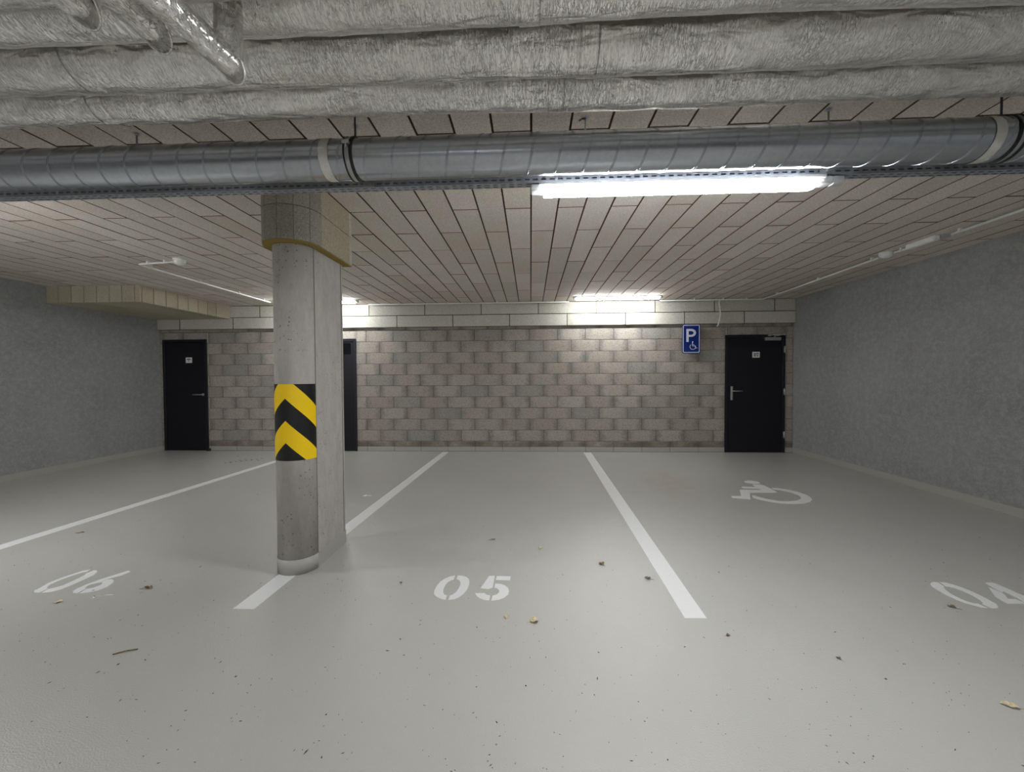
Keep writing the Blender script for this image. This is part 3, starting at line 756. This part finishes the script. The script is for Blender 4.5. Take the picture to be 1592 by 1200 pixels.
# ------------------------------------------------------------------ LED battens
def batten(label, x0, x1, y, zt, w=.085, h=.060, capl=.05, group=None, led='led'):
    t = thing('led_batten', label, 'lamp', ((x0+x1)/2, y, zt), group)
    pts = []
    n = 14
    prof = [(w/2*math.cos(a)*1.0, -abs(math.sin(a))**.6*(h-.018)) for a in [PI*i/n for i in range(n+1)]]
    def dif(b):
        A = []
        for x, s in ((x0+capl, 1), (x1-capl-.03, 1), (x1-capl-.012, .86), (x1-capl, .55)):
            A.append([b.verts.new((x, y+u*(.5+.5*s), zt-.018+v*s)) for u, v in prof])
        for P, Q in zip(A, A[1:]):
            for i in range(n): f = b.faces.new((P[i], P[i+1], Q[i+1], Q[i])); f.smooth = True
            b.faces.new((P[0], Q[0], Q[n], P[n]))
        b.faces.new(A[0]); b.faces.new(A[-1][::-1])
    mesh('diffuser', dif, M[led], t)
    hs = mesh('housing', lambda b: box(b, x0+capl*.6, x1-capl*.6, y-w/2-.002, y+w/2+.002, zt-.018, zt, .003), M['grey_pvc'], t)
    for a, c in ((x0, x0+capl-.001), (x1-capl+.001, x1)):
        mesh('end_cap', lambda b: box(b, a, c, y-w*.36, y+w*.36, zt-.040, zt-.004, .006), M['grey_pvc'], hs)
    return t
main = batten('lit white LED batten hung under the slotted rail', .005, 1.555, 2.197, RZ0-.002, .088, .062, .070)
mesh('cable_gland', lambda b: (box(b, 1.555, 1.615, 2.17, 2.215, RZ0-.045, RZ0-.004, .005),), M['grey_pvc'], main)
batten('lit LED batten under the rail beyond the left edge of the view', -5.275, -3.78, 2.197, RZ0-.002, .088, .062, .06)
batten('lit LED batten on the ceiling right above the middle of the block wall', .74, 2.25, 7.03, CZ-.001, .085, .060, led='led_far')
batten('lit LED batten on the ceiling hidden behind the column', -4.54, -3.03, 7.03, CZ-.001, .085, .060, led='led_far')
batten('LED batten behind the camera on the left', -5.0, -3.5, -2.4, CZ-.001, led='led_rear')
batten('LED batten behind the camera in the middle', -.6, .9, -2.4, CZ-.001, led='led_rear')
batten('LED batten behind the camera on the right', 2.6, 4.1, -2.4, CZ-.001, led='led_rear')
batten('added unseen LED batten at the rear of the garage', -1.9, -.4, -6.2, CZ-.001, led='led_rear')  # extra lamp out of view, added to brighten the room

# ------------------------------------------------------------------ conduits and devices
def smooth_path(pts, r=.06, n=5):
    P = [Vector(p) for p in pts]; out = [P[0]]
    for a, p, c in zip(P, P[1:], P[2:]):
        u = (a-p).normalized()*min(r, (a-p).length/2); w = (c-p).normalized()*min(r, (c-p).length/2)
        for i in range(n+1):
            t = i/n; out.append((p+u)*(1-t)**2 + p*2*t*(1-t) + (p+w)*t*t)
    return out+[P[-1]]
def conduit(label, pts, clips, r=.0115):
    t = thing('cable_conduit', label, 'conduit', pts[0])
    mesh('tube', lambda b: tube(b, smooth_path(pts), r, 12), M['white_pvc'], t)
    for (x, y, along) in clips:
        z = pts[0][2]
        def f(b):
            w = .017
            if along == 'y': box(b, x-w, x+w, y-.009, y+.009, z+.004, CZ-.0005, .001); box(b, x-w, x-.011, y-.009, y+.009, z-.010, z+.005); box(b, x+.011, x+w, y-.009, y+.009, z-.010, z+.005)
            else: box(b, x-.009, x+.009, y-w, y+w, z+.004, CZ-.0005, .001); box(b, x-.009, x+.009, y-w, y-.011, z-.010, z+.005); box(b, x-.009, x+.009, y+.011, y+w, z-.010, z+.005)
        mesh('clip', f, M['white_pvc'], t)
    return t
zc = CZ-.030
conduit('white conduit on the ceiling from the left sensor towards the back wall behind the column',
        [(-4.10, 4.50, zc), (-4.60, 4.56, zc), (-4.60, 6.98, zc)],
        [(-4.60, 4.72, 'y'), (-4.60, 5.45, 'y'), (-4.60, 6.2, 'y'), (-4.60, 6.8, 'y'), (-4.22, 4.515, 'x'), (-4.45, 4.54, 'x')])
conduit('white conduit along the right side of the ceiling, nearer than the emergency light',
        [(4.02, 2.02, zc), (4.03, 3.2, zc), (4.045, 4.10, zc)],
        [(4.02, 2.4, 'y'), (4.03, 3.2, 'y'), (4.04, 4.02, 'y')])
conduit('white conduit from the dome sensor to the back wall and leftward above the block wall',
        [(4.00, 4.86, zc), (4.07, 6.6, zc), (4.07, 7.33, zc), (2.30, 7.33, zc)],
        [(4.00, 4.95, 'y'), (4.045, 5.9, 'y'), (4.07, 6.9, 'y'), (3.8, 7.33, 'x'), (3.4, 7.33, 'x'), (2.9, 7.33, 'x')])
conduit('white conduit above the block wall between the two far lamps',
        [(.70, 7.33, zc), (-2.98, 7.33, zc)], [(.3, 7.33, 'x'), (-.6, 7.33, 'x'), (-1.5, 7.33, 'x'), (-2.4, 7.33, 'x')])
conduit('short white conduit between the dome sensor and the emergency light at right',
        [(4.00, 4.66, zc), (4.02, 4.50, zc)], [(4.01, 4.585, 'y')])
def sensor(name, label, x, y, rad=.055, h=.062):
    t = thing(name, label, 'sensor', (x, y, CZ))
    def dome(b):
        n, m = 24, 7; prev = None
        for k in range(m+1):
            a = k/m*PI/2; rr = rad*math.cos(a)*.97+.001; z = CZ-.028-(h-.028)*math.sin(a)
            cur = [b.verts.new((x+rr*math.cos(2*PI*j/n), y+rr*math.sin(2*PI*j/n), z)) for j in range(n)]
            if prev:
                for j in range(n): f = b.faces.new((prev[j], prev[(j+1) % n], cur[(j+1) % n], cur[j])); f.smooth = True
            prev = cur
        b.faces.new(prev)
    mesh('dome', dome, M['white_pvc'], t)
    mesh('base', lambda b: cyl(b, (x, y, CZ-.029), (x, y, CZ), rad+.004, 24), M['white_pvc'], t)
sensor('motion_sensor', 'white dome motion sensor on the ceiling at left', -4.02, 4.485, .060, .075)
sensor('motion_sensor', 'white dome motion sensor on the ceiling at right', 3.995, 4.76, .062, .066)
em = thing('emergency_light', 'small grey and white emergency light on the ceiling by the right wall', 'lamp', (4.03, 4.33, CZ))
mesh('housing', lambda b: box(b, 3.965, 4.03, 4.19, 4.50, CZ-.055, CZ-.001, .010), M['white_pvc'], em)
mesh('mounting_plate', lambda b: box(b, 4.031, 4.115, 4.17, 4.49, CZ-.030, CZ-.001, .003), M['grey_pvc'], em)
mesh('cable_stub', lambda b: tube(b, smooth_path([(4.05, 4.10, zc), (4.10, 4.16, zc-.004), (4.16, 4.10, CZ-.02), (4.19, 4.12, CZ-.004)], .03), .005, 8), M['white_pvc'], em)
cab = thing('loose_cable', 'loose white cable hanging down in front of the fascia near the parking sign', 'cable', (3.36, 7.42, 2.74))
mesh('cable_end', lambda b: tube(b, [(3.355, 7.345, 2.735), (3.362, 7.40, 2.70), (3.385, 7.415, 2.60), (3.395, 7.415, 2.48), (3.375, 7.41, 2.37), (3.352, 7.40, 2.31), (3.325, 7.39, 2.275)], .0105, 10), M['white_pvc'], cab)

# ------------------------------------------------------------------ leaves, scraps and grit on the floor
def leaf(label, x, y, size, rot, mat, curl=.5, asp=.75, name='dry_leaf', cat='leaf', seed=0):
    rnd = random.Random(seed*31+5)
    bm = bmesh.new(); n, m = 9, 4; g = []
    for i in range(n+1):
        u = i/n; half = asp*.5*math.sin(PI*min(1, u*1.02))**.7*(1+.18*math.sin(u*19+seed))
        row = []
        for j in range(-m, m+1):
            v = j/m*half
            z = .0015+abs(v)**1.5*curl*1.4*size/1. + curl*.18*size*math.sin(u*PI*1.6+seed)**2 + rnd.uniform(0, .02)*size
            row.append(bm.verts.new(((u-.5)*size, v*size, z+.001)))
        g.append(row)
    for a, b in zip(g, g[1:]):
        for j in range(2*m): bm.faces.new((a[j], a[j+1], b[j+1], b[j]))
    tube(bm, [(-.5*size, 0, .003), (-.72*size, .04*size, .004), (-.9*size, .10*size, .003)], .0009*size/.04, 5)
    bmesh.ops.remove_doubles(bm, verts=bm.verts, dist=1e-6)
    bmesh.ops.rotate(bm, verts=bm.verts, cent=(0, 0, 0), matrix=Matrix.Rotation(rot, 3, 'Z'))
    lo = min(v.co.z for v in bm.verts); bmesh.ops.translate(bm, verts=bm.verts, vec=(x, y, .0004-lo))
    o = link(name, bm, mat, None, (x, y, 0)); tag(o, label, cat, 'dry leaves on the floor' if cat == 'leaf' else None)
LT, LB = M['leaf_tan'], M['leaf_brown']
leaf('small dark curled leaf, farthest one in bay 05, behind the numbers', -.324, 3.406, .045, .1, LB, .6, .35, seed=1)
leaf('small tan leaf near bay centre, beyond the number 05', .077, 3.25, .045, 1.2, LT, .7, .8, seed=2)
leaf('dry leaf lying in the lamp reflection left of the long white line', .516, 2.984, .045, 2.2, LB, .6, .85, seed=3)
leaf('dry brown leaf closest to the white line right of 05', .7935, 2.7746, .046, 2.9, LB, .8, .6, seed=4)
leaf('pale round leaf with a stalk in front of the number 05', .0155, 2.264, .050, .35, LT, .6, .95, seed=5)
leaf('small pale leaf in front of the digit 5, left of the round one', -.147, 2.300, .034, 1.7, LT, .6, .8, seed=6)
leaf('crumpled brown leaf right of the number 06', -2.534, 2.528, .060, .2, LB, .9, .45, seed=7)
leaf('pale flat leaf in front of the number 06', -2.938, 2.352, .045, .5, LT, .4, .7, seed=8)
leaf('dark curled leaf right beside the number 04', 2.50, 2.495, .045, 2.6, LB, .9, .5, seed=9)
leaf('large tan leaf at the right edge of the view, nearest the camera', 1.992, 1.752, .060, 2.75, LT, .5, .55, seed=10)
leaf('little brown leaf beyond the near end of the long white line', 1.046, 2.178, .026, .3, LB, .8, .6, seed=11)
leaf('little dark leaf on open floor in front of the number 04', 1.498, 2.018, .026, 2.0, LB, .8, .6, seed=12)
leaf('little brown leaf left of the number 05', -.88, 2.66, .028, 2.0, LB, .8, .6, seed=14)
leaf('black leaf by the far left bay line', -4.06, 3.44, .06, .2, LB, .5, .35, seed=15)
def scrap(label, x, y, parts):
    bm = bmesh.new()
    for (dx, dy, l, w, a) in parts:
        c, s = math.cos(a), math.sin(a)
        v = [(x+dx+u*c-q*s, y+dy+u*s+q*c) for u, q in ((-l, -w), (0, -w*1.6), (l, -w), (l*.9, w), (0, w*1.3), (-l, w))]
        poly_prism(bm, v, lambda a_, b_, d: (a_, b_, .0004+d), .002)
    o = link('paper_scrap', bm, M['scrap'], None, (x, y, 0)); tag(o, label, 'litter')
scrap('white scrap on the floor beyond the column', -1.946, 4.633, [(0, 0, .03, .012, .2), (.05, .01, .025, .010, -.3), (-.01, .03, .02, .01, 1.)])
scrap('white torn scrap in front of the digit 6 of 06', -2.77, 2.43, [(0, 0, .03, .006, .2), (.04, .01, .05, .003, .1), (-.01, -.015, .02, .004, -.8)])
def grit(b):
    rnd = random.Random(3)
    for i in range(1500):
        y = 1.15 + 4.6*rnd.random()**2.0; x = rnd.uniform(-1.30, 1.20)*(y+.35)
        if not (XL+.1 < x < XR-.1): continue
        s = rnd.uniform(.0012, .0032)*(1 if rnd.random() < .93 else 2.1); a = rnd.uniform(0, PI); e = rnd.choice([1, 1, 1.5, 2.6])
        c, n_ = math.cos(a), math.sin(a)
        P = [(x+s*e*c, y+s*e*n_), (x-s*n_*.6, y+s*c*.6), (x-s*e*c, y-s*e*n_), (x+s*n_*.6, y-s*c*.6)]
        B = [b.verts.new((p[0], p[1], .0003)) for p in P]; T = b.verts.new((x, y, .0008+s*.6))
        for j in range(4): b.faces.new((B[j], B[(j+1) % 4], T))
        b.faces.new(B[::-1])
    # dotted drip marks by the far left wall
    for (x, y) in [(-5.03+i*.035, 6.40+.035*i+.05*math.sin(i*2.1)) for i in range(11)] + [(-5.24, 6.97), (-4.62, 6.62), (-4.95, 6.62), (-4.88, 6.66)]:
        s = .014; B = [b.verts.new((x+s*math.cos(t)*1.3, y+s*1.6*math.sin(t), .0003)) for t in [PI/3*k for k in range(6)]]; T = b.verts.new((x, y, .003))
        for j in range(6): b.faces.new((B[j], B[(j+1) % 6], T))
        b.faces.new(B[::-1])
g = mesh('floor_grit', grit, M['grit']); tag(g, 'fine dark grit scattered over the floor', 'grit', None, 'stuff')
twig = []
for i, (x, y, l, a, lab) in enumerate([(-2.06, 1.93, .05, .5, 'thin dark twig on the floor at lower left'),]):
    bm = bmesh.new(); tube(bm, [(x-l*math.cos(a), y-l*math.sin(a), .003), (x, y, .006), (x+l*math.cos(a), y+l*math.sin(a)*.8, .003)], .0028, 6)
    tag(link('twig', bm, M['leaf_brown'], None, (x, y, 0)), lab, 'twig')
